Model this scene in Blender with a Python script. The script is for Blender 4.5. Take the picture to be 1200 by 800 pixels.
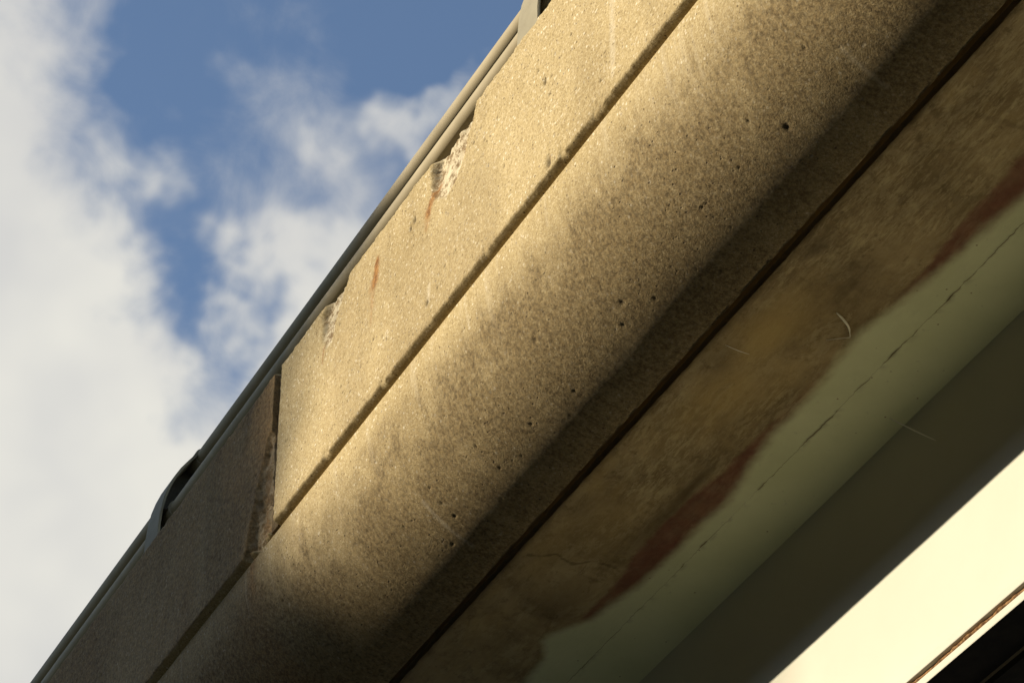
import bpy, bmesh, math, random
import numpy as np
from mathutils import Vector

S = bpy.context.scene
for o in list(bpy.data.objects): bpy.data.objects.remove(o)
rng = np.random.default_rng(7); random.seed(7)
COL = S.collection

# ------------------------------------------------------------------ camera
PITCH, YAW = 37.755, 26.914
cd = bpy.data.cameras.new('camera'); cam = bpy.data.objects.new('camera', cd); COL.objects.link(cam)
cd.sensor_width = 36; cd.lens = 3551/1200*36; cd.clip_start = .05; cd.clip_end = 6000
cam.location = (0, 0, 0)
cam.rotation_euler = (math.radians(90+PITCH), 0, -math.radians(YAW))
S.camera = cam
S.view_settings.view_transform = 'Standard'; S.view_settings.look = 'None'
S.view_settings.gamma = 1; S.view_settings.use_curve_mapping = False
S.view_settings.exposure = 0.60
S.cycles.max_bounces = 6; S.cycles.diffuse_bounces = 4; S.cycles.glossy_bounces = 2
GROUND = -1.6

# ------------------------------------------------------------------ sun and sky
SUNV = Vector((-1, .466, .402)).normalized()          # towards the sun
sd = bpy.data.lights.new('sun', 'SUN'); sun = bpy.data.objects.new('sun', sd); COL.objects.link(sun)
sd.energy = 5.0; sd.angle = math.radians(.6); sd.color = (1, .89, .70)
sun.rotation_euler = SUNV.to_track_quat('Z', 'Y').to_euler(); sun.location = SUNV*60

W = bpy.data.worlds.new('World'); S.world = W; W.use_nodes = True
nt = W.node_tree; N = nt.nodes; L = nt.links; N.clear()
def wn(t, **k):
    n = N.new(t)
    for a, b in k.items(): setattr(n, a, b)
    return n
def wm(op, a, b=None, c=None, clamp=False):
    n = wn('ShaderNodeMath', operation=op, use_clamp=clamp)
    for i, v in enumerate((a, b, c)):
        if v is None: continue
        if isinstance(v, (int, float)): n.inputs[i].default_value = v
        else: L.new(v, n.inputs[i])
    return n.outputs[0]
def wdot(v, c):
    n = wn('ShaderNodeVectorMath', operation='DOT_PRODUCT'); L.new(v, n.inputs[0]); n.inputs[1].default_value = c
    return n.outputs['Value']
def wnoise(v, scale, detail, rough, dist=0):
    n = wn('ShaderNodeTexNoise'); L.new(v, n.inputs['Vector'])
    n.inputs['Scale'].default_value = scale; n.inputs['Detail'].default_value = detail
    n.inputs['Roughness'].default_value = rough; n.inputs['Distortion'].default_value = dist
    return n
CLOUD_SHIFT = (9.2, 4.1, 2.7)
sky = wn('ShaderNodeTexSky', sky_type='NISHITA'); sky.sun_disc = False
sky.sun_elevation = math.asin(SUNV.z); sky.sun_rotation = math.atan2(SUNV.x, SUNV.y)
sky.air_density = 1.0; sky.dust_density = .25; sky.ozone_density = 2.6
tc = wn('ShaderNodeTexCoord'); mpw = wn('ShaderNodeMapping'); L.new(tc.outputs['Generated'], mpw.inputs[0]); mpw.inputs['Location'].default_value = CLOUD_SHIFT
Dn = mpw.outputs[0]; D = tc.outputs['Generated']
# clouds: soft banks standing at fixed bearings in the sky, broken up by fractal noise, which goes on alone all round
p, y = math.radians(PITCH), math.radians(YAW)
Fw = (math.sin(y)*math.cos(p), math.cos(y)*math.cos(p), math.sin(p))
Rw = (math.cos(y), -math.sin(y), 0)
Uw = tuple(Vector(Rw).cross(Vector(Fw)))
fw = wm('MAXIMUM', wdot(D, Fw), .2)
nd = wnoise(Dn, 26, 3, .6); sp = wn('ShaderNodeSeparateColor'); L.new(nd.outputs['Color'], sp.inputs[0])
K = 3.551
U = wm('ADD', wm('MULTIPLY', wm('DIVIDE', wdot(D, Rw), fw), K), wm('MULTIPLY', wm('SUBTRACT', sp.outputs[0], .5), .26))
V = wm('ADD', wm('MULTIPLY', wm('DIVIDE', wdot(D, Uw), fw), K), wm('MULTIPLY', wm('SUBTRACT', sp.outputs[1], .5), .26))
BANKS = [  # bearing right, up, half width, half height, weight
    (-.78, .20, .27, .50, 1.25), (-.62, -.05, .21, .25, .85), (-.52, -.30, .24, .22, 1.15), (-.36, -.30, .13, .15, .60), (-.30, .00, .07, .07, .25), (-.44, .16, .06, .08, .30),
    (-.25, .08, .085, .10, .66), (-.20, .17, .08, .08, .46), (-.10, .26, .06, .05, .60), (-.33, .22, .09, .10, .22), (-.28, .31, .09, .05, .18), (-.39, .29, .08, .12, -.22),
    (.00, .31, .08, .04, .40), (-.30, -.03, .06, .07, .30), (-.350, .06, .060, .14, -.46), (-.30, .36, .10, .04, .18), (-.24, .40, .05, .05, .15), (-.10, .38, .30, .05, -.25), (-.44, .34, .05, .10, -.20)]
acc = None
for (cu, cv, a, b, w) in BANKS:
    e1 = wm('MULTIPLY_ADD', U, 1/a, -cu/a); e2 = wm('MULTIPLY_ADD', V, 1/b, -cv/b); e = wm('MULTIPLY_ADD', e1, e1, wm('MULTIPLY', e2, e2))
    g = wm('MULTIPLY', wm('EXPONENT', wm('MULTIPLY', e, -1)), w)
    acc = g if acc is None else wm('ADD', acc, g)
fb = wnoise(Dn, 7.0, 5, .56, .3)
fb2 = wnoise(Dn, 34, 5, .6, .4)
base = wm('ADD', acc, wm('MULTIPLY', wm('SUBTRACT', fb.outputs[0], .5), .65))
base = wm('ADD', base, wm('MULTIPLY', wm('SUBTRACT', fb2.outputs[0], .5), .55))
far = wn('ShaderNodeMapRange', interpolation_type='SMOOTHSTEP'); L.new(wdot(D, Fw), far.inputs[0]); far.inputs[1].default_value = .978; far.inputs[2].default_value = .92
banks = wnoise(Dn, 3.2, 4, .55)
base = wm('ADD', base, wm('MULTIPLY', far.outputs[0], wm('MULTIPLY_ADD', banks.outputs[0], 3.4, -1.55)))
mr = wn('ShaderNodeMapRange', interpolation_type='SMOOTHSTEP'); L.new(base, mr.inputs[0])
mr.inputs[1].default_value = .05; mr.inputs[2].default_value = .92; mr.inputs[3].default_value = 0.03; mr.inputs[4].default_value = .97
shade = wnoise(Dn, 12, 3, .55)
cr = wn('ShaderNodeValToRGB'); L.new(shade.outputs[0], cr.inputs[0])
cr.color_ramp.elements[0].position = .32; cr.color_ramp.elements[0].color = (.44, .437, .425, 1)
cr.color_ramp.elements[1].position = .60; cr.color_ramp.elements[1].color = (.545, .533, .485, 1)
b1 = wn('ShaderNodeBackground'); L.new(sky.outputs[0], b1.inputs[0]); b1.inputs[1].default_value = .105
b2 = wn('ShaderNodeBackground'); L.new(cr.outputs[0], b2.inputs[0]); b2.inputs[1].default_value = 1.0
mx = wn('ShaderNodeMixShader'); L.new(mr.outputs[0], mx.inputs[0]); L.new(b1.outputs[0], mx.inputs[1]); L.new(b2.outputs[0], mx.inputs[2])
ow = wn('ShaderNodeOutputWorld'); L.new(mx.outputs[0], ow.inputs[0])

# ------------------------------------------------------------------ numpy noise
def vnoise(a, b, seed):
    r = np.random.default_rng(seed).random((256, 256))
    ia = np.floor(a).astype(int); ib = np.floor(b).astype(int); fa = a-ia; fb_ = b-ib
    fa = fa*fa*(3-2*fa); fb_ = fb_*fb_*(3-2*fb_)
    g = lambda i, j: r[i % 256, j % 256]
    return (g(ia, ib)*(1-fa)+g(ia+1, ib)*fa)*(1-fb_)+(g(ia, ib+1)*(1-fa)+g(ia+1, ib+1)*fa)*fb_
def fbm(a, b, seed, oct=4, rough=.5):
    s = 0; w = 1; t = 0
    for k in range(oct):
        s = s+w*vnoise(a*2**k, b*2**k, seed+k*13); t += w; w *= rough
    return s/t
def sstep(a, b, x):
    t = np.clip((x-a)/(b-a), 0, 1); return t*t*(3-2*t)
def seg_dist(a, b, pts):
    """distance from the points (a,b) to a polyline, and the fraction along it"""
    best = np.full(np.shape(a), 1e9); fr = np.zeros(np.shape(a)); n = len(pts)-1
    for k in range(n):
        (x0, y0), (x1, y1) = pts[k], pts[k+1]; dx, dy = x1-x0, y1-y0
        t = np.clip(((a-x0)*dx+(b-y0)*dy)/(dx*dx+dy*dy), 0, 1)
        d = np.hypot(a-x0-t*dx, b-y0-t*dy); m = d < best
        best = np.where(m, d, best); fr = np.where(m, (k+t)/n, fr)
    return best, fr
def in_poly(a, b, poly):
    c = np.zeros(np.shape(a), bool); n = len(poly)
    for i in range(n):
        x0, y0 = poly[i]; x1, y1 = poly[i-1]
        hit = ((y0 > b) != (y1 > b)) & (a < (x1-x0)*(b-y0)/(y1-y0+1e-12)+x0); c ^= hit
    return c
def poly_sd(a, b, poly):
    d, _ = seg_dist(a, b, list(poly)+[poly[0]]); return np.where(in_poly(a, b, poly), d, -d)   # positive inside

# ------------------------------------------------------------------ mesh helpers
def link(name, me, mat=None, parent=None, smooth=False):
    o = bpy.data.objects.new(name, me); COL.objects.link(o)
    if mat: me.materials.append(mat)
    if parent: o.parent = parent
    if smooth: me.polygons.foreach_set('use_smooth', [True]*len(me.polygons))
    return o
def grid(name, P, mat, parent=None, attrs=None, flip=False):
    nu, nv = P.shape[:2]; me = bpy.data.meshes.new(name)
    me.vertices.add(nu*nv); me.vertices.foreach_set('co', P.reshape(-1).astype(np.float32))
    i = np.arange(nu*nv).reshape(nu, nv); q = np.stack([i[:-1, :-1], i[1:, :-1], i[1:, 1:], i[:-1, 1:]], -1).reshape(-1, 4)
    if flip: q = q[:, ::-1]
    n = len(q); me.loops.add(n*4); me.polygons.add(n)
    me.loops.foreach_set('vertex_index', q.reshape(-1).astype(np.int32))
    me.polygons.foreach_set('loop_start', np.arange(0, n*4, 4, dtype=np.int32))
    me.polygons.foreach_set('use_smooth', np.ones(n, bool)); me.update(calc_edges=True)
    for k, v in (attrs or {}).items():
        a = me.attributes.new(k, 'FLOAT', 'POINT'); a.data.foreach_set('value', v.reshape(-1).astype(np.float32))
    return link(name, me, mat, parent)
def bm_obj(name, bm, mat, parent=None, smooth=False):
    bmesh.ops.recalc_face_normals(bm, faces=bm.faces)
    me = bpy.data.meshes.new(name); bm.to_mesh(me); bm.free(); return link(name, me, mat, parent, smooth)
def bm_box(bm, x0, x1, y0, y1, z0, z1, bev=0):
    r = bmesh.ops.create_cube(bm, size=1)
    for v in r['verts']: v.co = Vector(((x0+x1)/2+v.co.x*(x1-x0), (y0+y1)/2+v.co.y*(y1-y0), (z0+z1)/2+v.co.z*(z1-z0)))
    if bev:
        es = list({e for v in r['verts'] for e in v.link_edges})
        bmesh.ops.bevel(bm, geom=es, offset=bev, segments=2, profile=.5, affect='EDGES')
def box(name, mat, parent, *a, bev=0):
    bm = bmesh.new(); bm_box(bm, *a, bev=bev); return bm_obj(name, bm, mat, parent)
def tube_bm(bm, pts, rad, n=16, cap=True):
    rings = []; pts = [Vector(q) for q in pts]
    rads = rad if isinstance(rad, (list, tuple)) else [rad]*len(pts)
    ref = None
    for k, q in enumerate(pts):
        t = (pts[min(k+1, len(pts)-1)]-pts[max(k-1, 0)]).normalized()
        if ref is None: ref = Vector((0, 0, 1)) if abs(t.z) < .9 else Vector((1, 0, 0))
        a = t.cross(ref).normalized(); b = t.cross(a).normalized(); ref = -b if False else ref
        rings.append([bm.verts.new(q+(a*math.cos(2*math.pi*j/n)+b*math.sin(2*math.pi*j/n))*rads[k]) for j in range(n)])
    for r0, r1 in zip(rings, rings[1:]):
        for j in range(n): bm.faces.new((r0[j], r0[(j+1) % n], r1[(j+1) % n], r1[j]))
    if cap: bm.faces.new(rings[0]); bm.faces.new(rings[-1][::-1])
def tag(o, label=None, cat=None, group=None, kind=None):
    for k, v in (('label', label), ('category', cat), ('group', group), ('kind', kind)):
        if v: o[k] = v
    return o
def empty(name, loc, **k):
    o = bpy.data.objects.new(name, None); COL.objects.link(o); o.location = loc; o.empty_display_size = .3
    tag(o, **k); bpy.context.view_layer.update(); return o
def adopt(root):
    """keep the world place of parts that were built in world coordinates"""
    for c in root.children: c.matrix_parent_inverse = root.matrix_world.inverted()

# ------------------------------------------------------------------ material helpers
class Mat:
    def __init__(s, name, rough=.85, spec=.3):
        s.m = bpy.data.materials.new(name); s.m.use_nodes = True; s.t = s.m.node_tree
        s.b = s.t.nodes['Principled BSDF']; s.b.inputs['Roughness'].default_value = rough; s.b.inputs['Specular IOR Level'].default_value = spec
        tcn = s.t.nodes.new('ShaderNodeTexCoord'); s.co = tcn.outputs['Object']
    def n(s, t, **k):
        n = s.t.nodes.new(t)
        for a, b in k.items(): setattr(n, a, b)
        return n
    def put(s, v, sock):
        if hasattr(v, 'links') or isinstance(v, bpy.types.NodeSocket): s.t.links.new(v, sock)
        else: sock.default_value = v if not isinstance(v, tuple) or len(v) != 3 or sock.type != 'RGBA' else (*v, 1)
    def scale(s, vec, sc, rot=(0, 0, 0)):
        m = s.n('ShaderNodeMapping'); s.put(vec, m.inputs[0]); m.inputs['Scale'].default_value = sc; m.inputs['Rotation'].default_value = rot; return m.outputs[0]
    def noise(s, sc, det=5, rough=.55, dist=0, vec=None):
        n = s.n('ShaderNodeTexNoise'); s.put(vec or s.co, n.inputs['Vector'])
        for k, v in (('Scale', sc), ('Detail', det), ('Roughness', rough), ('Distortion', dist)): n.inputs[k].default_value = v
        return n.outputs[0]
    def voro(s, sc, feature='F1', vec=None, rand=1):
        n = s.n('ShaderNodeTexVoronoi', feature=feature); s.put(vec or s.co, n.inputs['Vector']); n.inputs['Scale'].default_value = sc; n.inputs['Randomness'].default_value = rand
        return n
    def ramp(s, v, a, b, lo=0., hi=1.):
        n = s.n('ShaderNodeMapRange', interpolation_type='SMOOTHSTEP'); s.put(v, n.inputs[0])
        for i, x in enumerate((a, b, lo, hi)): n.inputs[i+1].default_value = x
        return n.outputs[0]
    def math(s, op, a, b=None):
        n = s.n('ShaderNodeMath', operation=op); s.put(a, n.inputs[0])
        if b is not None: s.put(b, n.inputs[1])
        return n.outputs[0]
    def mix(s, f, a, b, blend='MIX'):
        n = s.n('ShaderNodeMix', data_type='RGBA', blend_type=blend); s.put(f, n.inputs[0]); s.put(a, n.inputs[6]); s.put(b, n.inputs[7]); return n.outputs[2]
    def attr(s, name): return s.n('ShaderNodeAttribute', attribute_name=name).outputs['Fac']
    def bump(s, h, strength=.3, dist=.01, normal=None):
        n = s.n('ShaderNodeBump'); s.put(h, n.inputs['Height']); n.inputs['Strength'].default_value = strength; n.inputs['Distance'].default_value = dist
        if normal: s.put(normal, n.inputs['Normal'])
        return n.outputs[0]
    def done(s, col, normal=None, rough=None):
        s.put(col, s.b.inputs['Base Color'])
        if normal: s.put(normal, s.b.inputs['Normal'])
        if rough is not None: s.put(rough, s.b.inputs['Roughness'])
        return s.m

# exposed-aggregate concrete of the parapet and edge beam
m = Mat('aggregate_concrete', .9, .2)
big = m.ramp(m.noise(1.6, 4, .6), .3, .7)
mid = m.ramp(m.noise(14, 4, .65), .3, .7)
col = m.mix(big, (.385, .294, .144), (.460, .358, .187))
col = m.mix(m.math('MULTIPLY', mid, .45), col, (.335, .250, .115))
sandv = m.voro(190); sand = m.n('ShaderNodeSeparateColor'); m.put(sandv.outputs['Color'], sand.inputs[0])
col = m.mix(m.ramp(sand.outputs[0], .35, 1., .0, .45), col, (.17, .115, .045))
col = m.mix(m.ramp(sand.outputs[1], .72, .95, .0, .50), col, (.60, .50, .31))
peb = m.voro(66); pebc = m.n('ShaderNodeSeparateColor'); m.put(peb.outputs['Color'], pebc.inputs[0])
isp = m.math('MULTIPLY', m.ramp(peb.outputs['Distance'], .42, .26), m.ramp(pebc.outputs[0], .80, .88))
col = m.mix(m.math('MULTIPLY', isp, .85), col, m.mix(pebc.outputs[2], (.40, .31, .17), (.68, .60, .44)))
isd = m.math('MULTIPLY', m.ramp(peb.outputs['Distance'], .34, .20), m.ramp(pebc.outputs[1], .88, .92))
col = m.mix(m.math('MULTIPLY', isd, .8), col, (.085, .057, .026))
fine = m.noise(85, 3, .7)
dmask = m.math('MULTIPLY', m.attr('dirt_and_shade'), m.ramp(m.noise(50, 4, .7), .28, .66, .55, 1.1))
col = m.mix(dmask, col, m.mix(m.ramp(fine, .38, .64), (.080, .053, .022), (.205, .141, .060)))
col = m.mix(m.math('MULTIPLY', m.attr('pale'), m.ramp(fine, .3, .6, .35, 1.)), col, (.56, .49, .36))
fresh = m.mix(m.ramp(m.noise(30, 6, .78), .42, .56), (.20, .135, .065), (.53, .45, .30))
col = m.mix(m.attr('fresh'), col, fresh)
col = m.mix(m.attr('rust_and_shade'), col, m.mix(m.ramp(fine, .35, .65), (.13, .050, .012), (.33, .16, .042)))
col = m.mix(m.attr('pit'), col, (.045, .032, .016))
pv_ = m.voro(48, vec=m.scale(m.co, (1, .8, 1.3))); pc_ = m.n('ShaderNodeSeparateColor'); m.put(pv_.outputs['Color'], pc_.inputs[0])
hole = m.math('MULTIPLY', m.ramp(m.math('ADD', pv_.outputs['Distance'], m.math('MULTIPLY', fine, .25)), .36, .22), m.ramp(pc_.outputs[0], .70, .75))
hole = m.math('MULTIPLY', hole, m.math('ADD', m.attr('holes'), .30))
col = m.mix(m.math('MULTIPLY', hole, .9), col, (.075, .052, .026))
hgt = m.math('SUBTRACT', m.math('MULTIPLY', m.noise(150, 3, .75), 1.0), m.math('MULTIPLY', hole, .9))
AGG = m.done(col, m.bump(hgt, .55, .0050))

# site-cast soffit concrete with overspray
def green_paint(m):
    g = m.mix(m.ramp(m.noise(3.0, 5, .6), .3, .7), (.66, .67, .38), (.72, .725, .43))
    g = m.mix(m.ramp(m.noise(38, 5, .7), .62, .74, 0, .35), g, (.30, .29, .17))
    sv = m.voro(26); sc = m.n('ShaderNodeSeparateColor'); m.put(sv.outputs['Color'], sc.inputs[0])
    spot = m.math('MULTIPLY', m.ramp(sv.outputs['Distance'], .12, .05), m.ramp(sc.outputs[0], .80, .84))
    return m.mix(m.math('MULTIPLY', spot, .8), g, (.20, .11, .05))
m = Mat('soffit_concrete', .8, .3)
st = m.scale(m.co, (46, 9, 1), (0, 0, math.radians(-22)))
streak = m.ramp(m.noise(1.0, 7, .78, .25, st), .47, .57)
st2 = m.scale(m.co, (130, 22, 1), (0, 0, math.radians(-26)))
streak2 = m.ramp(m.noise(1.0, 5, .75, .2, st2), .48, .58)
cloud = m.ramp(m.noise(3.2, 7, .66, .8), .36, .64)
col = m.mix(cloud, (.25, .178, .078), (.43, .32, .155))
col = m.mix(m.math('MULTIPLY', m.math('MULTIPLY', streak, m.attr('brushed')), .62), col, (.60, .48, .25))
col = m.mix(m.math('MULTIPLY', m.math('MULTIPLY', streak2, m.attr('brushed')), .28), col, (.15, .10, .038))
scuff = m.ramp(m.noise(1.0, 8, .78, .3, m.scale(m.co, (9, 4, 1), (0, 0, math.radians(-24)))), .53, .57)
col = m.mix(m.math('MULTIPLY', scuff, .35), col, (.56, .45, .24))
scuff2 = m.ramp(m.noise(1.0, 8, .78, .3, m.scale(m.co, (14, 5, 2), (.3, 0, math.radians(-18)))), .55, .59)
col = m.mix(m.math('MULTIPLY', scuff2, .40), col, (.15, .105, .045))
mott = m.noise(17, 6, .7)
col = m.mix(m.ramp(mott, .52, .68, 0, .45), col, (.43, .31, .13))
col = m.mix(m.ramp(mott, .44, .30, 0, .55), col, (.125, .083, .034))
col = m.mix(m.attr('ochre'), col, (.52, .36, .125))
col = m.mix(m.attr('dark'), col, (.11, .073, .030))
col = m.mix(m.ramp(m.noise(55, 5, .7), .6, .75, 0, .5), col, (.125, .083, .034))
col = m.mix(m.attr('red'), col, m.mix(m.ramp(m.noise(20, 4, .6), .3, .7), (.140, .044, .028), (.190, .064, .038)))
col = m.mix(m.attr('green'), col, green_paint(m))
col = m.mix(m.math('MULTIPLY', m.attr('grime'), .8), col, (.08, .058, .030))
SOF = m.done(col, m.bump(m.math('ADD', m.noise(90, 5, .65), m.math('MULTIPLY', streak2, .3)), .4, .004))

m = Mat('pale_green_steel_paint', .65, .2)
col = green_paint(m); col = m.mix(m.math('MULTIPLY', m.attr('grime'), .6), col, (.16, .105, .05))
FLG = m.done(col, m.bump(m.noise(60, 4, .6), .15, .003))
m = Mat('cream_steel_paint', .6, .15)
col = m.mix(m.ramp(m.noise(1.3, 5, .6), .3, .7), (.495, .470, .375), (.525, .50, .405))
sv = m.voro(7); sc = m.n('ShaderNodeSeparateColor'); m.put(sv.outputs['Color'], sc.inputs[0])
spot = m.math('MULTIPLY', m.ramp(sv.outputs['Distance'], .05, .025), m.ramp(sc.outputs[0], .75, .8))
col = m.mix(spot, col, (.12, .06, .03))
CREAM = m.done(col, m.bump(m.noise(24, 4, .55), .10, .004))
m = Mat('rusted_seam', .95, .1)
RUST = m.done(m.mix(m.ramp(m.noise(60, 5, .65), .35, .65), (.10, .05, .022), (.30, .17, .075)), m.bump(m.noise(120, 4, .7), .6, .006))
m = Mat('dark_steel_shade', .8, .3)
DSTEEL_SHADE = m.done(m.mix(m.ramp(m.noise(9, 5, .6), .3, .7), (.030, .022, .012), (.055, .040, .024)), m.bump(m.noise(80, 4, .6), .3, .003))  # near-black tone carries the shade of girder undersides; bearings share it
m = Mat('painted_rail_metal', .7, .12)
RAIL = m.done(m.mix(m.ramp(m.noise(6, 5, .6), .3, .7), (.33, .272, .168), (.38, .315, .20)), m.bump(m.noise(70, 3, .5), .06, .002))
m = Mat('cast_post_metal', .7, .12)
POST = m.done(m.mix(m.ramp(m.noise(9, 5, .6), .3, .7), (.225, .196, .13), (.27, .238, .16)), m.bump(m.noise(160, 3, .5), .12, .002))
m = Mat('post_recess_shade', .8, .1)
RECESS_SHADE = m.done(m.mix(m.ramp(m.noise(9, 5, .6), .3, .7), (.060, .055, .042), (.095, .086, .066)), m.bump(m.noise(160, 3, .5), .15, .002))  # shade inside the post recess put into a darker metal colour
m = Mat('joint_filler', .95, .1)
FILL = m.done(m.mix(m.ramp(m.noise(40, 5, .7), .35, .65), (.075, .052, .026), (.16, .115, .062)), m.bump(m.noise(90, 4, .7), .7, .008))
m = Mat('plain_concrete', .9, .2)
CONC = m.done(m.mix(m.ramp(m.noise(2, 6, .6), .3, .7), (.20, .145, .07), (.28, .21, .11)), m.bump(m.noise(60, 5, .65), .4, .006))
m = Mat('worn_pale_paving', .9, .2)
ASPH = m.done(m.mix(m.ramp(m.noise(30, 5, .7), .3, .7), (.17, .15, .115), (.23, .20, .155)), m.bump(m.noise(150, 3, .6), .5, .004))
m = Mat('dry_grass_ground', .95, .1)
col = m.mix(m.ramp(m.noise(.35, 6, .6), .35, .65), (.085, .075, .028), (.17, .125, .055))
GRASS = m.done(m.mix(m.ramp(m.noise(6, 5, .7), .4, .7), col, (.06, .065, .02)), m.bump(m.noise(18, 5, .7), .6, .05))
m = Mat('bark', .95, .1)
BARK = m.done(m.mix(m.ramp(m.noise(1, 5, .7, 1, m.scale(m.co, (12, 12, 2))), .35, .65), (.055, .04, .026), (.13, .10, .07)), m.bump(m.noise(1, 5, .7, 1, m.scale(m.co, (12, 12, 2))), .8, .03))
m = Mat('leaves', .7, .3)
LEAF = m.done(m.mix(m.ramp(m.noise(.9, 4, .6), .3, .7), (.045, .065, .018), (.10, .115, .035)))
m = Mat('cobweb_silk', .5, .5); SILK = m.done((.88, .85, .72))
m = Mat('dry_straw', .6, .3); STRAW = m.done((.80, .74, .56))

# ------------------------------------------------------------------ ground with an unseen bank added to block low sky light
gx = np.concatenate([np.linspace(-1800, -90, 18), np.linspace(-80, 60, 71), np.linspace(70, 1800, 18)])
gy = np.concatenate([np.linspace(-1800, -90, 18), np.linspace(-80, 120, 81), np.linspace(130, 1800, 18)])
GX, GY = np.meshgrid(gx, gy, indexing='ij')
GZ = GROUND + 18.5*sstep(-7, -33, GX)*(1+.0*GX) + .9*(fbm(GX/14, GY/14, 3)-.5)*sstep(-12, -26, GX) + .12*(fbm(GX/6, GY/6, 5)-.5)
tag(grid('ground', np.stack([GX, GY, GZ], -1), GRASS), kind='structure')

# unseen street added beneath the overpass to set the bounce light
tag(box('bounce_road', ASPH, None, -6, 40, -300, 400, GROUND-.3, GROUND+.12), kind='structure')
tag(box('kerb', CONC, None, -6.32, -6.02, -300, 400, GROUND-.3, GROUND+.24, bev=.02), kind='structure')

# ------------------------------------------------------------------ overpass: panels, edge beam, slab
X0 = 3.50            # parapet face
ZTOP, ZLOW = 7.256, 6.513
bridge = empty('concrete_overpass', (3.5, 0, GROUND), label='weathered tan concrete overpass deck edge with rounded edge beam, seen from below', cat='bridge')

CHIP1 = [(7.16, 7.30), (7.50, 7.30), (7.56, 7.25), (7.55, 7.14), (7.52, 7.05), (7.42, 6.985), (7.34, 7.00), (7.28, 7.06), (7.245, 7.12), (7.20, 7.19)]
CHIP2 = [(8.24, 7.30), (8.44, 7.30), (8.52, 7.22), (8.505, 7.11), (8.47, 7.03), (8.41, 7.025), (8.37, 7.09), (8.33, 7.16), (8.28, 7.21)]
SPALL = [(8.955, 7.0), (9.01, 6.98), (9.05, 6.86), (9.10, 6.74), (9.16, 6.62), (9.20, 6.50), (8.955, 6.50)]
LOWCHIPS = [(6.30, .045, .008), (6.54, .018, .010), (7.93, .02, .008), (5.62, .03, .007), (8.42, .025, .008), (7.10, .02, .006)]
def pits_field(A, B, n, amin, bmin, amax, bmax, rmin, rmax, dens, seed, dmax):
    """small bug holes stamped into a height field; A,B are surface coordinates on a regular grid"""
    r = np.random.default_rng(seed); H = np.zeros_like(A); M = np.zeros_like(A)
    a0, b0 = A[0, 0], B[0, 0]; da = (A[-1, 0]-A[0, 0])/(A.shape[0]-1); db = (B[0, -1]-B[0, 0])/(B.shape[1]-1)
    k = 0
    while k < n:
        a = r.uniform(amin, amax); b = r.uniform(bmin, bmax)
        if r.random() > dens(a, b): k += 1; continue
        k += 1
        rad = rmin+(rmax-rmin)*r.random()**3; asp = r.uniform(.6, 1.5); w = int(3*rad/abs(da))+2; w2 = int(3*rad/abs(db))+2
        i = int((a-a0)/da); j = int((b-b0)/db)
        i0, i1, j0, j1 = max(i-w, 0), min(i+w+1, A.shape[0]), max(j-w2, 0), min(j+w2+1, A.shape[1])
        if i0 >= i1 or j0 >= j1: continue
        d2 = ((A[i0:i1, j0:j1]-a)/(rad*asp))**2+((B[i0:i1, j0:j1]-b)/(rad/asp))**2
        g = np.exp(-d2**1.5); H[i0:i1, j0:j1] = np.maximum(H[i0:i1, j0:j1], g*min(rad*.9, dmax)); M[i0:i1, j0:j1] = np.maximum(M[i0:i1, j0:j1], g)
    return H, M
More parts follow.
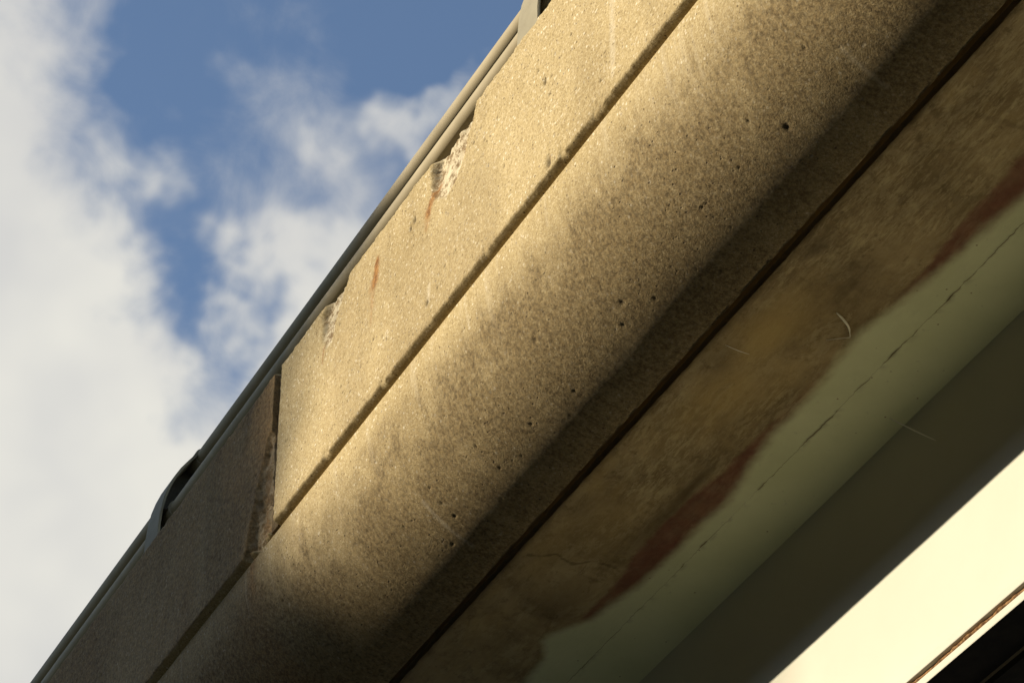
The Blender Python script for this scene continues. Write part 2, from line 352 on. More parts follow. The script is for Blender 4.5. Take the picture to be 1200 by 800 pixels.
def parapet(y0, y1, step, detail):
    nz = int((ZTOP-ZLOW)/step); ny = max(int((y1-y0)/step), 2)
    zz = np.linspace(ZLOW, ZTOP, nz); yy = np.linspace(y0, y1, ny)
    # profile: back, under-side return, face, top, back edge
    px = np.concatenate([[3.78, 3.70, 3.60, 3.56, 3.535, 3.52, 3.507], np.full(nz, X0), [3.504, 3.515, 3.53, 3.56, 3.62, 3.70, 3.78, 3.78]])
    pz = np.concatenate([[ZLOW-.016]*4, [ZLOW-.0145, ZLOW-.0088, ZLOW-.0032], zz, [ZTOP+.004, ZTOP+.008, ZTOP+.010, ZTOP+.012, ZTOP+.014, ZTOP+.016, ZTOP+.018, ZLOW]])
    f0, f1 = 7, 7+nz
    Y, PX = np.meshgrid(yy, px, indexing='ij'); _, PZ = np.meshgrid(yy, pz, indexing='ij')
    at = {k: np.zeros_like(Y) for k in ('dirt_and_shade', 'pale', 'fresh', 'rust_and_shade', 'pit', 'holes')}
    if detail:
        yf, zf = Y[:, f0:f1], PZ[:, f0:f1]
        d = .0035*(fbm(yf*3, zf*3, 11)-.5)+.0035*(fbm(yf*30, zf*30, 12)-.5)+.0030*(vnoise(yf*110, zf*110, 13)-.5)
        # arrises worn uneven
        lowe = np.exp(-(zf-ZLOW)/.012); d += lowe*.010*np.clip(fbm(yf*45, zf*12, 14)-.38, 0, 1)
        for (yc, wy, dep) in LOWCHIPS:
            q = sstep(.25, .75, np.exp(-((yf-yc)/wy)**2)+.5*(fbm(yf*60, zf*60, 114, 4, .65)-.5))*np.exp(-((zf-ZLOW)/(.020+.015*fbm(yf*20, zf*0, 15)))**2); d += dep*q
        tope = np.exp(-(ZTOP-zf)/.010); d += tope*.012*np.clip(fbm(yf*22, zf*6, 16)-.35, 0, 1)
        fr = np.zeros_like(yf)
        wob = .030*(fbm(yf*22, zf*22, 17, 5, .6)-.5)
        topchip = np.zeros_like(yf)
        for poly, dep in ((CHIP1, .042), (CHIP2, .030)):
            sdv = poly_sd(yf, zf, poly)+wob; msk = sstep(0, .026, sdv)
            rough_ = .55+.9*(fbm(yf*26, zf*26, 18, 5, .65)-.25)
            d += dep*msk*rough_*(.30+.70*sstep(7.0, 7.24, zf)); fr = np.maximum(fr, msk); topchip = np.maximum(topchip, msk*dep)
        sdv = poly_sd(yf, zf, SPALL)+1.3*wob; msk = sstep(0, .018, sdv)
        d += .055*msk*(.4+1.0*(fbm(yf*24, zf*24, 19, 5, .65)-.2))*(.45+.55*sstep(6.85, 6.6, zf)); fr = np.maximum(fr, msk*.5)
        ph, pm = pits_field(yf, zf, 260, y0, ZLOW, y1, ZTOP, .0025, .0065, lambda a, b: 1, 21, .004); d += ph
        for yc, zc, r_ in ((6.654, 6.924, .011), (6.632, 6.55, .016), (7.556, 6.615, .010), (7.68, 7.09, .012), (7.71, 7.07, .009)):
            q = np.exp(-(((yf-yc)/(r_*.8))**2+((zf-zc)/(r_*1.3))**2)); d += .010*q; pm = np.maximum(pm, q)
        PX[:, f0:f1] += d
        # the top surface follows the broken arris
        for k in range(f1, len(px)-2): PX[:, k] = np.maximum(PX[:, k], PX[:, f1-1]+.004+.003*(k-f1))
        for k in range(0, f0): PX[:, k] = np.maximum(PX[:, k], PX[:, f0]+.002)
        at['fresh'][:, f0:f1] = fr; at['pit'][:, f0:f1] = np.clip(pm*1.1, 0, 1)*.85
        at['fresh'][:, f1:f1+5] = fr[:, -1:]
        # rust: from the bar in the chips and one stain running down
        ru = np.zeros_like(yf)
        for pts, w0, w1, a in (([(8.000, 7.125), (8.020, 7.04)], .030, .050, .95), ([(8.030, 7.05), (8.040, 6.86)], .040, .014, .35), ([(7.24, 7.17), (7.27, 7.09), (7.33, 7.03)], .014, .016, .8),
                                ([(7.50, 7.11), (7.56, 7.04)], .036, .040, .9), ([(7.56, 7.05), (7.57, 6.96)], .050, .02, .35), ([(8.48, 7.05), (8.485, 6.98)], .012, .008, .6), ([(6.62, 6.565), (6.63, 6.53)], .012, .01, .6)):
            dd, t = seg_dist(yf, zf, pts); ru = np.maximum(ru, a*sstep(1, .2, dd/(w0+(w1-w0)*t)+.8*(fbm(yf*30, zf*12, 23)-.5)))
        sp2, _ = seg_dist(yf, zf, [(9.03, 6.78), (9.05, 6.62), (9.02, 6.52)]); ru = np.maximum(ru, .50*sstep(.035, .01, sp2+.03*(fbm(yf*30, zf*30, 24)-.5)))
        ru = np.maximum(ru, .30*sstep(8.90, 8.98, yf)*(.5+.7*fbm(yf*5, zf*2, 30)))  # brown tint put into the colour of the shaded far panel
        at['rust_and_shade'][:, f0:f1] = ru
        pl, _ = seg_dist(yf, zf, [(6.175, 7.30), (6.180, 6.90), (6.187, 6.575)]); pv = .42*sstep(.022, .002, pl+.022*(fbm(yf*30, zf*9, 25)-.5))
        pl, _ = seg_dist(yf, zf, [(7.54, 6.68), (7.545, 6.61)]); pv = np.maximum(pv, .45*sstep(.022, .006, pl))
        at['pale'][:, f0:f1] = pv
        di = .30*sstep(.52, .75, fbm(yf*2.2, zf*.9, 26))+.35*sstep(.55, .8, fbm(yf*9, zf*1.2, 27))*sstep(6.6, 7.2, zf)*.5
        di += .45*np.exp(-(zf-ZLOW)/.02)*fbm(yf*9, zf*9, 28)
        di += sstep(8.90, 9.0, yf)*(.42+.55*fbm(yf*6, zf*1.5, 29))       # far panel darkened in colour to deepen its shade
        at['dirt_and_shade'][:, f0:f1] = np.clip(di, 0, .9)*(1-fr)
        at['dirt_and_shade'][:, :f0] = .02; at['holes'][:, f0:f1] = .25
    P = np.stack([PX, Y, PZ], -1)
    c0 = P[:1].copy(); c0[..., 0] = 3.66; c1 = P[-1:].copy(); c1[..., 0] = 3.66
    s0 = P[:1].copy(); s0[..., 0] += .004; s0[..., 1] -= .0012; s1 = P[-1:].copy(); s1[..., 0] += .004; s1[..., 1] += .0012
    c0[..., 1] = s0[..., 1]; c1[..., 1] = s1[..., 1]
    P = np.concatenate([c0, s0, P, s1, c1]); at = {k: np.concatenate([v[:1], v[:1], v, v[-1:], v[-1:]]) for k, v in at.items()}
    o = grid('parapet_panel', P, AGG, bridge, at, flip=True)
    return o
parapet(3.96, 8.900, .006, True)
parapet(8.972, 13.90, .0075, True)
for k in range(1, 6): parapet(3.96-5*k, 3.90-5*(k-1), .2, False)
for k in range(0, 6): parapet(13.96+5*k, 18.90+5*k, .2, False)
# end faces of the two panels at the open joint, and the recessed filler
for k in range(-5, 7):
    bm = bmesh.new(); yj = 8.935+5*k
    bm_box(bm, 3.522, 3.77, yj-.030, yj+.034, ZLOW-.014, ZTOP+.004, bev=.004); bm_obj('joint_filler', bm, FILL, bridge)

# edge beam: short upright, quarter round, short flat under-side
BX, CXc, CZ, R_ = 3.53, 4.06, 6.465, .53
def edge_beam(y0, y1, step, detail):
    arc = [(3.62, 6.4965), (3.56, 6.4965), (3.536, 6.4955), (BX+.001, 6.492)]
    n1 = max(int(.03/step), 2); arc += [(BX, z) for z in np.linspace(6.488, CZ, n1)]
    n2 = max(int(R_*math.pi/2/step), 12); arc += [(CXc-R_*math.cos(t), CZ-R_*math.sin(t)) for t in np.linspace(0, math.acos((CXc-4.000)/R_), n2)[1:]]; zb = arc[-1][1]
    arc += [(4.0014, zb+.0006), (4.0020, zb+.0025), (4.004, 6.10), (4.004, 6.48)]
    arc = np.array(arc); f0, f1 = 4, len(arc)-4
    s = np.concatenate([[0], np.cumsum(np.hypot(*np.diff(arc, axis=0).T))])
    tn = np.gradient(arc, axis=0); nr = np.stack([tn[:, 1], -tn[:, 0]], -1); nr /= np.linalg.norm(nr, axis=1)[:, None]+1e-9   # outward (left/below)
    yy = np.linspace(y0, y1, max(int((y1-y0)/step), 2))
    Y, AX = np.meshgrid(yy, arc[:, 0], indexing='ij'); _, AZ = np.meshgrid(yy, arc[:, 1], indexing='ij'); _, SS = np.meshgrid(yy, s, indexing='ij')
    at = {k: np.zeros_like(Y) for k in ('dirt_and_shade', 'pale', 'fresh', 'rust_and_shade', 'pit', 'holes')}
    if detail:
        sc0 = s[np.argmin(abs(arc[:, 1]-CZ))]                      # arc length where the round starts
        yf = Y[:, f0:f1]; t = SS[:, f0:f1]-sc0; beta = np.degrees(np.clip(t/R_, -.3, 1.65))
        d = .003*(fbm(yf*2.5, t*4, 31)-.5)+.0004*(fbm(yf*20, t*20, 32)-.5)
        dens = lambda a, b: .25+.75*float(.18 < b < .62)
        ph, pm = pits_field(yf, t, 420, y0, t.min(), y1, t.max(), .0018, .0060, dens, 34, .005); d += ph
        for yc, tc_, r_ in ((5.633, .535, .022), (5.38, .42, .010), (6.61, .50, .018), (6.68, .55, .012), (7.02, .36, .014), (7.9, .48, .010)):
            q = np.exp(-(((yf-yc)/(r_*.45))**2+((t-tc_)/(r_*.55))**2)**1.1)*(.6+.8*fbm(yf*90, t*90, 133)); d += .005*q; pm = np.maximum(pm, q)
        # worn inner arris along the open joint
        inner = np.exp(-(t.max()-t)/.010); d += inner*.010*np.clip(fbm(yf*20, t*0, 35)-.3, 0, 1)
        AX[:, f0:f1] -= d*nr[f0:f1, 0]; AZ[:, f0:f1] -= d*nr[f0:f1, 1]
        at['pit'][:, f0:f1] = np.clip(pm, 0, 1)*.85
        # algae and soot patches: a broken band round the belly of the beam
        band = np.exp(-((t-.30)/.17)**2)
        di = band*sstep(.28, .74, fbm(yf*2.3, t*2.8, 36, 7, .68))*.75
        di += .30*sstep(.5, .7, fbm(yf*14, t*14, 37, 4, .6))*band
        for yc, tc_, wy, wt, a in ((6.20, .25, .30, .12, .35), (6.45, .42, .35, .09, .45), (6.85, .44, .25, .09, .40), (7.50, .30, .35, .10, .35), (8.0, .14, .30, .06, .45), (8.85, .15, .30, .15, .55), (5.45, .35, .2, .12, .30), (7.35, .19, .22, .06, .35)):
            di += a*np.exp(-(((yf-yc)/wy)**2+((t-tc_)/wt)**2))*sstep(.30, .66, fbm(yf*11, t*11, 38, 6, .7))
        di += .75*sstep(8.95, 9.15, yf)*(.45+.6*fbm(yf*4, t*2, 41))  # far end of the beam darkened to deepen its shade
        st_, _ = seg_dist(yf, t, [(9.16, -.10), (9.17, .03), (9.19, .20)]); di += .55*sstep(.05, .005, st_+.03*(fbm(yf*20, t*5, 39)-.5))
        di += .92*sstep(.05, .60, t+.14*(fbm(yf*2.1, t*2.5, 43, 7, .68)-.5))*(.50+.7*fbm(yf*7, t*7, 44, 5, .65))  # darkens toward the underside, shade worked into the colour
        di += .22*sstep(.52, .76, fbm(yf*34, t*2.2, 46, 4, .6))*sstep(.0, .12, t)      # thin runs of dirty water down the face
        di *= .72+.56*fbm(yf*5, t*6, 47, 5, .65)
        at['holes'][:, f0:f1] = np.clip(1.5*sstep(.45, .68, fbm(yf*2.6, t*4, 45))*sstep(.05, .25, t), 0, 1)
        at['dirt_and_shade'][:, f0:f1] = np.clip(di, 0, .86)
        pv = .22*sstep(.60, .76, fbm(yf*26, t*1.8, 49, 4, .6))*sstep(.30, .05, t)
        for pts, a in (([(7.965, .43), (7.975, .66)], .30), ([(5.282, .50), (5.296, .68)], .22), ([(7.30, .10), (7.31, -.02)], .25), ([(6.71, .0), (6.72, .10)], .18), ([(5.75, .05), (5.765, .22)], .16)):
            dd, _ = seg_dist(yf, t, pts); pv = np.maximum(pv, a*sstep(.014, .003, dd+.012*(fbm(yf*30, t*30, 40)-.5)))
        at['pale'][:, f0:f1] = pv
        st_, _ = seg_dist(yf, t, [(9.165, -.10), (9.17, .10)]); at['rust_and_shade'][:, f0:f1] = np.maximum(.45*sstep(.04, .004, st_+.02*(fbm(yf*20, t*5, 42)-.5)), .28*sstep(9.05, 9.2, yf)*(.5+.7*fbm(yf*5, t*2, 48)))  # stain below the joint, plus a brown tint for the shaded far end
    grid('edge_beam', np.stack([AX, Y, AZ], -1), AGG, bridge, at, flip=False)
edge_beam(3.90, 13.2, .006, True)
edge_beam(-21.0, 3.895, .15, False); edge_beam(13.205, 43.9, .15, False)

# slab soffit, finely built where it can be seen, with the paint overspray of the girder painters
ZS, XG = 6.05, 4.682
def crack_x(y): return XG+.006*(fbm(y*4, y*0+.3, 51)-.5)+.014*(fbm(y*26, y*0+.7, 52, 5, .7)-.5)
def crack_w(y):
    g = .0015*sstep(5.0, 5.9, y)*sstep(6.74, 6.66, y)*sstep(.30, .55, fbm(y*9, y*0+.2, 53, 5, .7))*1.3
    g += .0026*sstep(6.76, 6.82, y)*sstep(7.10, 6.98, y)*sstep(.45, .6, fbm(y*10, y*0+.9, 54))
    g += .0024*sstep(7.25, 7.3, y)*sstep(8.5, 8.2, y)*sstep(.52, .60, fbm(y*7, y*0+.5, 55))
    g += .0022*np.exp(-((y-6.13)/.02)**2)+.0012*np.exp(-((y-6.46)/.025)**2)
    return .55*g+.0002
OVER = [(4.62, 4.2), (4.615, 5.2), (4.604, 5.60), (4.575, 6.06), (4.530, 6.40), (4.530, 6.54), (4.552, 6.76), (4.555, 7.03), (4.590, 7.25), (4.618, 7.45), (4.612, 7.71), (4.596, 8.08), (4.552, 8.33), (4.47, 8.48), (4.462, 8.54), (4.53, 8.66), (4.55, 8.85), (4.54, 10.2)]
REDI = [(4.55, 4.2), (4.52, 4.9), (4.500, 5.48), (4.508, 5.75), (4.535, 6.05), (4.535, 6.40), (4.535, 6.75), (4.520, 7.05), (4.525, 7.28), (4.500, 7.45), (4.490, 7.66), (4.500, 7.90), (4.525, 8.14), (4.515, 8.33), (4.56, 8.6), (4.6, 10.2)]
nx, ny = 118, 1000
yy = np.linspace(4.0, 10.2, ny); u = np.linspace(0, 1, nx)
Yv, Uv = np.meshgrid(yy, u, indexing='ij')
xe = crack_x(yy)-crack_w(yy)/2
Xv = 4.116+(xe[:, None]-4.116)*Uv
Zv = ZS+.004*(fbm(Xv*3, Yv*3, 61)-.5)+.0022*(fbm(Xv*60, Yv*12, 62)-.5)
edge = np.exp(-(Xv-4.116)/.008); Zv += edge*.010*fbm(Yv*16, Yv*0, 63)
Zv += .0015*sstep(.992, 1., Uv)*sstep(.0007, .002, crack_w(yy))[:, None]
o_x = np.interp(Yv, [q[1] for q in OVER], [q[0] for q in OVER]); r_x = np.interp(Yv, [q[1] for q in REDI], [q[0] for q in REDI])
w1 = .034*(fbm(Xv*9, Yv*5, 64)-.5)+.016*(fbm(Xv*60, Yv*40, 164)-.5)
green = sstep(-.030, .034, Xv-o_x+w1); green *= .93+.07*fbm(Xv*30, Yv*30, 65)
redw = np.clip((o_x-r_x), 0, 1)
red = sstep(-.014, .012, Xv-r_x+w1)*sstep(-.005, .05, redw)*(.52+.5*fbm(Xv*18, Yv*9, 165, 5, .65))
red = np.maximum(red, .35*np.exp(-((Xv-o_x+.012)/.016)**2)*sstep(.4, .6, fbm(Xv*3, Yv*2, 66)))
def patch(lst, seed, fr=7):
    s = np.zeros_like(Xv)
    for (a, b, wa, wb, k) in lst: s = np.maximum(s, k*np.exp(-(((Xv-a)/wa)**2+((Yv-b)/wb)**2)))
    return s*sstep(.25, .6, fbm(Xv*fr, Yv*fr*.5, seed, 5, .6))
ochre = patch([(4.26, 6.55, .10, .24, .85), (4.30, 6.92, .11, .24, .75), (4.20, 7.45, .10, .25, .50), (4.17, 8.0, .10, .3, .35), (4.14, 8.5, .1, .3, .45), (4.42, 6.80, .08, .25, .35), (4.30, 7.7, .12, .3, .25)], 67)
dark = patch([(4.47, 7.42, .035, .30, .9), (4.49, 5.60, .03, .4, .6), (4.50, 6.95, .03, .3, .6), (4.36, 6.22, .13, .16, .75), (4.18, 6.12, .05, .08, .8), (4.30, 5.70, .2, .25, .40), (4.18, 6.82, .05, .12, .8), (4.44, 7.2, .09, .22, .65), (4.48, 6.42, .06, .12, .55), (4.47, 7.62, .05, .30, .75), (4.40, 8.35, .1, .2, .5), (4.15, 5.3, .15, .3, .35)], 68)
for pts, w, a in (([(4.12, 5.345), (4.15, 5.42), (4.25, 5.36), (4.43, 5.345)], .016, .35), ([(4.157, 8.053), (4.20, 8.04), (4.24, 8.0), (4.28, 8.02), (4.33, 8.03), (4.38, 7.98), (4.469, 7.987)], .009, .6), ([(4.16, 5.5), (4.22, 5.58), (4.33, 5.50)], .014, .4)):
    dd, _ = seg_dist(Xv, Yv, pts); dark = np.maximum(dark, a*sstep(w, w*.3, dd+.03*(fbm(Xv*25, Yv*25, 69, 5, .7)-.5)))
brushed = np.clip(.25+1.1*sstep(.42, .62, fbm(Xv*2.5, Yv*1.4, 70))*sstep(8.4, 7.4, Yv), 0, 1)
grime = np.zeros_like(Xv)
grime = np.maximum(grime, .75*sstep(.985, 1, Uv)*sstep(.0007, .002, crack_w(yy))[:, None])
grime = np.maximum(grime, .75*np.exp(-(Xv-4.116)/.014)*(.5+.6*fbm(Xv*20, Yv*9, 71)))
slab = grid('deck_soffit', np.stack([Xv, Yv, Zv], -1), SOF, bridge, dict(green=green, red=red, ochre=ochre, dark=dark, brushed=brushed, grime=grime), flip=True)
# the rest of the slab, roadway kerb and the far edge
bm = bmesh.new()
bm_box(bm, 4.116, 13.2, 4.0, 10.2, ZS+.035, 6.95)
bm_box(bm, 4.71, 13.2, 4.0, 10.2, ZS+.006, ZS+.04)
bm_box(bm, 4.116, 13.2, -21, 3.999, ZS, 6.95); bm_box(bm, 4.116, 13.2, 10.201, 43.9, ZS, 6.95)
bm_obj('deck_slab', bm, CONC, bridge)
box('deck_surface', ASPH, bridge, 3.785, 13.2, -21, 43.9, 6.954, 7.01)
bm = bmesh.new(); bm_box(bm, 13.205, 13.7, -21, 43.9, 5.95, 7.27, bev=.1); bm_obj('far_edge_beam', bm, CONC, bridge)
bm = bmesh.new(); bm_box(bm, 4.012, 4.100, -21, 43.9, 6.30, 6.90); bm_obj('joint_seal', bm, FILL, bridge)
adopt(bridge)

# ------------------------------------------------------------------ steel girders
XW = 4.928
def girder(x, label, fine, sgn=1):
    g = empty('steel_girder', (x, 8, 4.9), label=label, cat='girder', group='girders under the deck')
    X = lambda v: x+sgn*(v-XW)
    if fine:
        # top flange under-side, its outer edge running along the broken paint line
        n_x = 34; xl = crack_x(yy)+crack_w(yy)/2; Yg, Ug = np.meshgrid(yy, np.linspace(0, 1, n_x), indexing='ij')
        Xg = xl[:, None]+(XW+.004-xl[:, None])*Ug; Zg = ZS-.001+.0012*(fbm(Xg*5, Yg*5, 81)-.5)
        gr = .85*sstep(.03, 0, Ug)*sstep(.0007, .002, crack_w(yy))[:, None]
        gr = np.maximum(gr, .40*sstep(.50, .72, fbm(Xg*45, Yg*30, 82, 4, .6))*np.exp(-(Ug/.07)**2))
        grid('top_flange', np.stack([Xg, Yg, Zg], -1), FLG, g, dict(grime=gr), flip=True)
        bm = bmesh.new(); bm_box(bm, X(4.70), X(5.17), -21, 3.998, ZS-.03, ZS-.001); bm_box(bm, X(4.70), X(5.17), 10.201, 43.9, ZS-.03, ZS-.001)
        bm_obj('top_flange', bm, FLG, g)
        # web: slightly buckled plate
        zz = np.linspace(5.03, ZS+.003, 40); Yw, Zw = np.meshgrid(np.linspace(-21, 43.9, 900), zz, indexing='ij')
        Xw = XW+.006*(fbm(Yw*.9, Zw*1.3, 83)-.5)+.0015*(fbm(Yw*6, Zw*6, 84)-.5)
        grid('web', np.stack([Xw, Yw, Zw], -1), CREAM, g, flip=False)
        box('web_back', DSTEEL_SHADE, g, XW+.012, XW+.024, -21, 43.9, 5.03, ZS)
    else:
        a, b = sorted((X(4.70), X(5.17))); box('top_flange', CREAM, g, a, b, -21, 43.9, ZS-.03, ZS-.002)
        a, b = sorted((X(4.928), X(4.952))); box('web', CREAM, g, a, b, -21, 43.9, 5.03, ZS-.03)
    # bottom flange: two plates with pack rust bursting the seam between them
    xf = 4.868
    a, b = sorted((X(xf), X(5.02)))
    bm = bmesh.new(); bm_box(bm, a, b, -21, 43.9, 5.044, 5.079, bev=.004); bm_obj('flange_plate', bm, CREAM, g)
    if fine:
        ys = np.linspace(3.9, 8.5, 900)
        wob_ = .030*np.clip(fbm(ys*11, ys*0+.4, 85, 5, .65)-.34, 0, 1)
        P = []
        for xk, zk in ((5.0, 5.043), (xf+.016, 5.042)): P.append(np.stack([np.full_like(ys, xk), ys, np.full_like(ys, zk)], -1))
        P.append(np.stack([xf+.016-wob_*1.3, ys, 5.0350+.006*(fbm(ys*14, ys*0+.6, 86)-.5)], -1))
        P.append(np.stack([xf+.017-wob_*1.1, ys, 5.0290+.007*(fbm(ys*11, ys*0+.1, 87)-.5)], -1))
        P.append(np.stack([np.full_like(ys, xf+.024), ys, np.full_like(ys, 5.0195)], -1)); P.append(np.stack([np.full_like(ys, 5.0), ys, np.full_like(ys, 5.0185)], -1))
        grid('rusted_seam', np.stack(P, 1), RUST, g, flip=True)
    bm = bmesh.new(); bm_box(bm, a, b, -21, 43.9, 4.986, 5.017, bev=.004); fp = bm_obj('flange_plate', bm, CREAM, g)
    fp.data.materials.append(DSTEEL_SHADE)                                  # underside shade put in as a near-black second material
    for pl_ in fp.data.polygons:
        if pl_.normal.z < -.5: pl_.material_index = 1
    a2, b2 = sorted((X(5.03), X(5.42))); box('cover_plate', DSTEEL_SHADE, g, a2, b2, -21, 43.9, 4.962, 4.9855)
    adopt(g); return g
girder(XW, 'cream and pale green painted steel girder under the overhang, its lower face in sun', True)
girder(11.9, 'second steel girder deeper under the deck on the far side', False, -1)

# ------------------------------------------------------------------ hand rail: two tubes and curved cast posts
hr = empty('bridge_railing', (3.6, 8, 7.27), label='pale metal two-tube railing with curved posts along the parapet top', cat='railing')
bm = bmesh.new(); tube_bm(bm, [(3.735, -20, 7.813), (3.735, 43, 7.813)], .040, 24); bm_obj('rail', bm, RAIL, hr, True)
bm = bmesh.new(); tube_bm(bm, [(3.632, -20, 7.502), (3.632, 43, 7.502)], .040, 24); bm_obj('rail', bm, RAIL, hr, True)
OUT = [(3.538, 7.20), (3.538, 7.30), (3.540, 7.40), (3.545, 7.47), (3.556, 7.54), (3.572, 7.60), (3.594, 7.66), (3.622, 7.715), (3.655, 7.765), (3.690, 7.815), (3.720, 7.855), (3.745, 7.880), (3.775, 7.888)]
INN = [(3.700, 7.20), (3.695, 7.30), (3.690, 7.40), (3.690, 7.45), (3.692, 7.50), (3.700, 7.55), (3.712, 7.60), (3.728, 7.65), (3.745, 7.69), (3.765, 7.72), (3.785, 7.75), (3.800, 7.79), (3.795, 7.850)]
def ribbon(bm, pts, half, th):
    """a plate of width 2*half (along y) following a section curve, thickness th to its right"""
    q = [Vector((a, 0, b)) for a, b in pts]; rows = []
    for k, v in enumerate(q):
        t = (q[min(k+1, len(q)-1)]-q[max(k-1, 0)]).normalized(); nrm = Vector((t.z, 0, -t.x))
        rows.append([bm.verts.new(v+Vector((0, s_*half, 0))+nrm*d) for s_, d in ((-1, 0), (1, 0), (1, th), (-1, th))])
    for r0, r1 in zip(rows, rows[1:]):
        for j in range(4): bm.faces.new((r0[j], r0[(j+1) % 4], r1[(j+1) % 4], r1[j]))
    bm.faces.new(rows[0][::-1]); bm.faces.new(rows[-1])
def make_post():
    out = {}
    bm = bmesh.new(); ribbon(bm, OUT, .079, .011)
    bmesh.ops.bevel(bm, geom=[e for e in bm.edges if abs(abs(e.verts[0].co.y)-.079) < 1e-4 and abs(e.verts[0].co.y-e.verts[1].co.y) < 1e-4], offset=.003, segments=2, affect='EDGES'); out['outer_flange'] = bm
    bm = bmesh.new(); ribbon(bm, INN, .076, -.010); out['inner_flange'] = bm
    bm = bmesh.new()
    a = [bm.verts.new((x+.008, .040, z)) for x, z in OUT]; b = [bm.verts.new((x-.006, .040, z)) for x, z in INN]
    c = [bm.verts.new((x+.008, .056, z)) for x, z in OUT]; d = [bm.verts.new((x-.006, .056, z)) for x, z in INN]
    for k in range(len(OUT)-1): bm.faces.new((a[k], a[k+1], b[k+1], b[k])); bm.faces.new((c[k], d[k], d[k+1], c[k+1]))
    bm.faces.new((a[-1], c[-1], d[-1], b[-1])); out['web_plate'] = bm
    bm = bmesh.new(); ribbon(bm, [(3.555, 7.497), (3.590, 7.502)], .058, .008); out['stiffener'] = bm
    bm = bmesh.new(); tube_bm(bm, [(3.735, -.066, 7.813), (3.735, .066, 7.813)], .0475, 24); out['rail_socket'] = bm
    bm2 = bmesh.new(); tube_bm(bm2, [(3.632, -.066, 7.502), (3.632, .066, 7.502)], .0475, 24)
    res = []
    for nme, b_ in list(out.items())+[('rail_socket', bm2)]:
        bmesh.ops.recalc_face_normals(b_, faces=b_.faces); me = bpy.data.meshes.new(nme); b_.to_mesh(me); b_.free(); me.materials.append(RECESS_SHADE if nme in ('web_plate', 'inner_flange', 'stiffener') else POST)
        if nme == 'rail_socket': me.polygons.foreach_set('use_smooth', [len(p.vertices) == 4 for p in me.polygons])
        res.append((nme, me))
    return res
parts = make_post()
bm = bmesh.new(); bm_box(bm, 3.545, 3.76, -.10, .10, 7.262, 7.292, bev=.004); me_base = bpy.data.meshes.new('post'); bm.to_mesh(me_base); bm.free(); me_base.materials.append(POST)
for k in range(-7, 10):
    yp = 10.425+3.571*k
    root = bpy.data.objects.new('post', me_base); COL.objects.link(root); root.parent = hr; root.matrix_parent_inverse = hr.matrix_world.inverted(); root.location = (0, yp, 0)
    for nme, me in parts:
        o = bpy.data.objects.new(nme, me); COL.objects.link(o); o.parent = root
for c in hr.children:
    if c.name.startswith('rail'): c.matrix_parent_inverse = hr.matrix_world.inverted()

# ------------------------------------------------------------------ piers that carry the deck (off to both ends)
for yp, lab in ((-16.0, 'concrete wall pier under the near end of the deck'), (39.0, 'concrete wall pier under the far end of the deck')):
    pr = empty('bridge_pier', (8.4, yp, GROUND), label=lab, cat='pier')
    box('shaft', CONC, pr, 6.2, 10.6, yp-.5, yp+.5, GROUND-.2, 3.9, bev=.08)
    box('cap', CONC, pr, 4.4, 12.4, yp-.65, yp+.65, 3.902, 4.86, bev=.05)
    for xb in (4.98, 11.85): box('bearing', DSTEEL_SHADE, pr, xb-.2, xb+.2, yp-.2, yp+.2, 4.862, 4.960)
    adopt(pr)

# ------------------------------------------------------------------ small things: cobweb threads, bent straw
def thread(name, pts, r, mat, label, cat):
    bm = bmesh.new(); n = len(pts); tube_bm(bm, pts, [r*(.35+.65*math.sin(math.pi*(k+.35)/(n-.3))) for k in range(n)], 6)
    return tag(bm_obj(name, bm, mat, None, True), label, cat)
def on_z(r, z): return Vector(r)*(z/r[2])
def on_x(r, x): return Vector(r)*(x/r[0])
def sag(a, b, s, n=12): return [a.lerp(b, k/n)+Vector((0, 0, -s*4*(k/n)*(1-k/n))) for k in range(n+1)]
A_ = on_z((.41994, .67208, .60989), ZS-.004); B_ = on_z((.42755, .66981, .60709), ZS-.004)
thread('cobweb_thread', sag(A_, B_, .003), .0012, SILK, 'short pale cobweb thread on the brushed brown concrete soffit', 'cobweb')
A_ = on_z((.47234, .65706, .58751), ZS-.004); B_ = on_x((.48674, .65277, .5805), XW-.004)
thread('cobweb_thread', sag(A_, B_, .002), .0026, SILK, 'long bright cobweb thread across the shaded girder web', 'cobweb')
def spline(pts, n=8):
    out = []
    for k in range(len(pts)-1):
        p0, p1, p2, p3 = [Vector(pts[min(max(k+j, 0), len(pts)-1)]) for j in (-1, 0, 1, 2)]
        for i in range(n):
            t = i/n; out.append(.5*((2*p1)+(p2-p0)*t+(2*p0-5*p1+4*p2-p3)*t*t+(3*p1-p0-3*p2+p3)*t**3))
    return out+[Vector(pts[-1])]
zc = ZS-.005
pts = spline([(4.396, 6.353, zc), (4.432, 6.368, zc-.006), (4.468, 6.394, zc-.008), (4.502, 6.440, zc-.003)])+[Vector((4.474, 6.462, zc-.002)), Vector((4.442, 6.491, zc))]
bm = bmesh.new(); nn = len(pts); tube_bm(bm, pts, [.0014+.0030*math.sin(math.pi*min(k/20, 1))**.7 if k < 20 else .0014 for k in range(nn)], 6)
tag(bm_obj('straw', bm, STRAW, None, True), 'pale bent straw stuck to the brown soffit beside the green paint', 'straw')

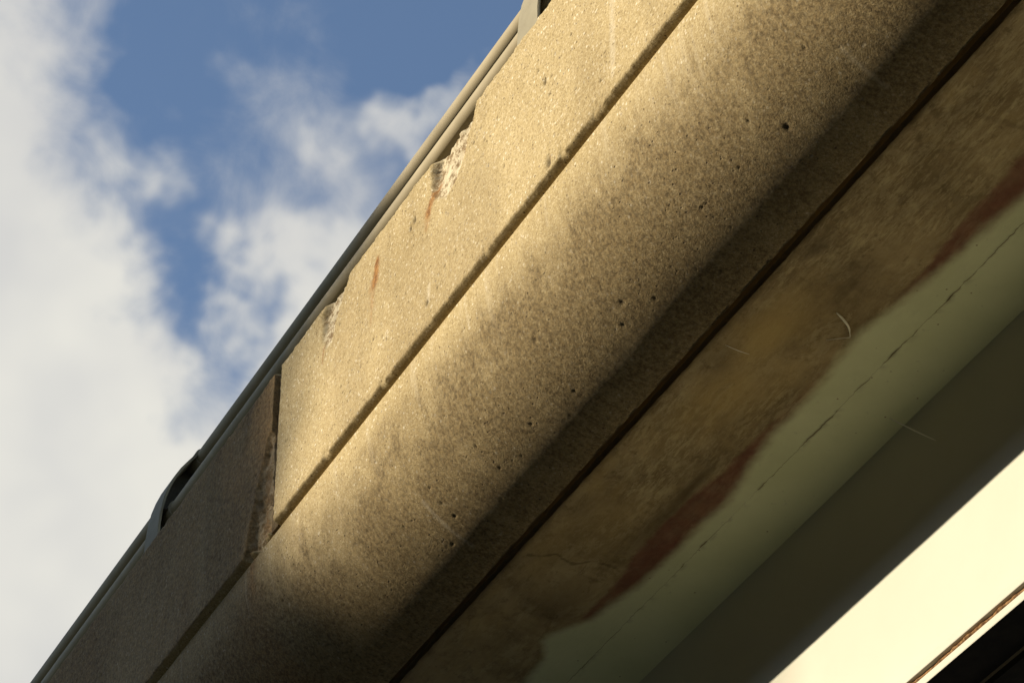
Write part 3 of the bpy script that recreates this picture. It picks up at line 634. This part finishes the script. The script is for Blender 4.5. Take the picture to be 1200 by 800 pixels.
# ------------------------------------------------------------------ unseen tree added on the bank to cast the far panel's shadow
def toward_sun(p_, t_): return Vector(p_)+Vector((-1, .466, .402))*t_
def tree(base, H, crown_c, crown_r, nleaf, label):
    t = empty('added_shadow_tree', base, label=label, cat='tree')
    r = random.Random(5); bm = bmesh.new(); base = Vector(base); cc = Vector(crown_c)
    fork = base.lerp(cc, .55)
    tube_bm(bm, [base-Vector((0, 0, .5)), base+Vector((.1, .05, 1.2)), base.lerp(fork, .6)+Vector((.15, -.1, 0)), fork, cc], [.62, .42, .34, .28, .12], 12)
    tips = []
    for k in range(11):
        a = 2*math.pi*k/11+r.uniform(-.3, .3); el = r.uniform(.0, 1.1)
        dv = Vector((math.cos(a)*math.cos(el), math.sin(a)*math.cos(el), math.sin(el)))*crown_r*r.uniform(.65, .85)
        s0 = fork.lerp(cc, r.uniform(0, .9)); e0 = cc+dv-Vector((0, 0, crown_r*.15)); tips.append(e0)
        tube_bm(bm, [s0, s0.lerp(e0, .5)+Vector((0, 0, .4)), e0], [.13, .08, .025], 7)
    bm_obj('trunk', bm, BARK, t, True)
    g = np.random.default_rng(15); nc = 420
    dirs = g.normal(size=(nc, 3)); dirs /= np.linalg.norm(dirs, axis=1)[:, None]
    rad = crown_r*(.30+.70*g.random(nc)**.45)*(.93+.14*fbm(dirs[:, 0]*2+5, dirs[:, 1]*2+dirs[:, 2]*3+5, 90))
    cen = np.array(cc)+dirs*rad[:, None]*np.array([1, 1, .95])
    per = nleaf//nc; cen[:44] = np.array(toward_sun((3.68, 9.72, 8.70), 36.2))+dirs[:44]*1.30*g.random((44, 1))**.4  # extra crown lobes placed to shade the rails, post and beam
    cen[84:130] = np.array(toward_sun((3.60, 11.05, 7.7), 36.0))+dirs[84:130]*1.25*g.random((46, 1))**.4
    cen[44:84] = np.array(toward_sun((3.75, 9.75, 5.20), 36.0))+dirs[44:84]*.95*g.random((40, 1))**.4
    c = np.repeat(cen, per, 0)+g.normal(size=(nc*per, 3))*.34
    n_ = len(c); ax = g.normal(size=(n_, 3)); ax /= np.linalg.norm(ax, axis=1)[:, None]
    bx = np.cross(ax, g.normal(size=(n_, 3))); bx /= np.linalg.norm(bx, axis=1)[:, None]
    s_ = g.uniform(.11, .19, (n_, 1))
    V4 = np.stack([c-ax*s_, c+bx*s_*.55, c+ax*s_, c-bx*s_*.55], 1).reshape(-1, 3)
    me = bpy.data.meshes.new('crown'); me.vertices.add(n_*4); me.vertices.foreach_set('co', V4.reshape(-1).astype(np.float32))
    me.loops.add(n_*4); me.polygons.add(n_); me.loops.foreach_set('vertex_index', np.arange(n_*4, dtype=np.int32)); me.polygons.foreach_set('loop_start', np.arange(0, n_*4, 4, dtype=np.int32)); me.update(calc_edges=True)
    link('crown', me, LEAF, t); adopt(t)
    return t
CROWN_R = 5.2
edge_pt = toward_sun((3.5, 9.72, 6.75), 36)
cc = edge_pt+Vector((0, CROWN_R*.97, CROWN_R*.18))
tree((cc.x-.4, cc.y+.3, GROUND+18.1), 0, cc, CROWN_R, 42000, 'unseen tree added west of the overpass to shade the far panel')
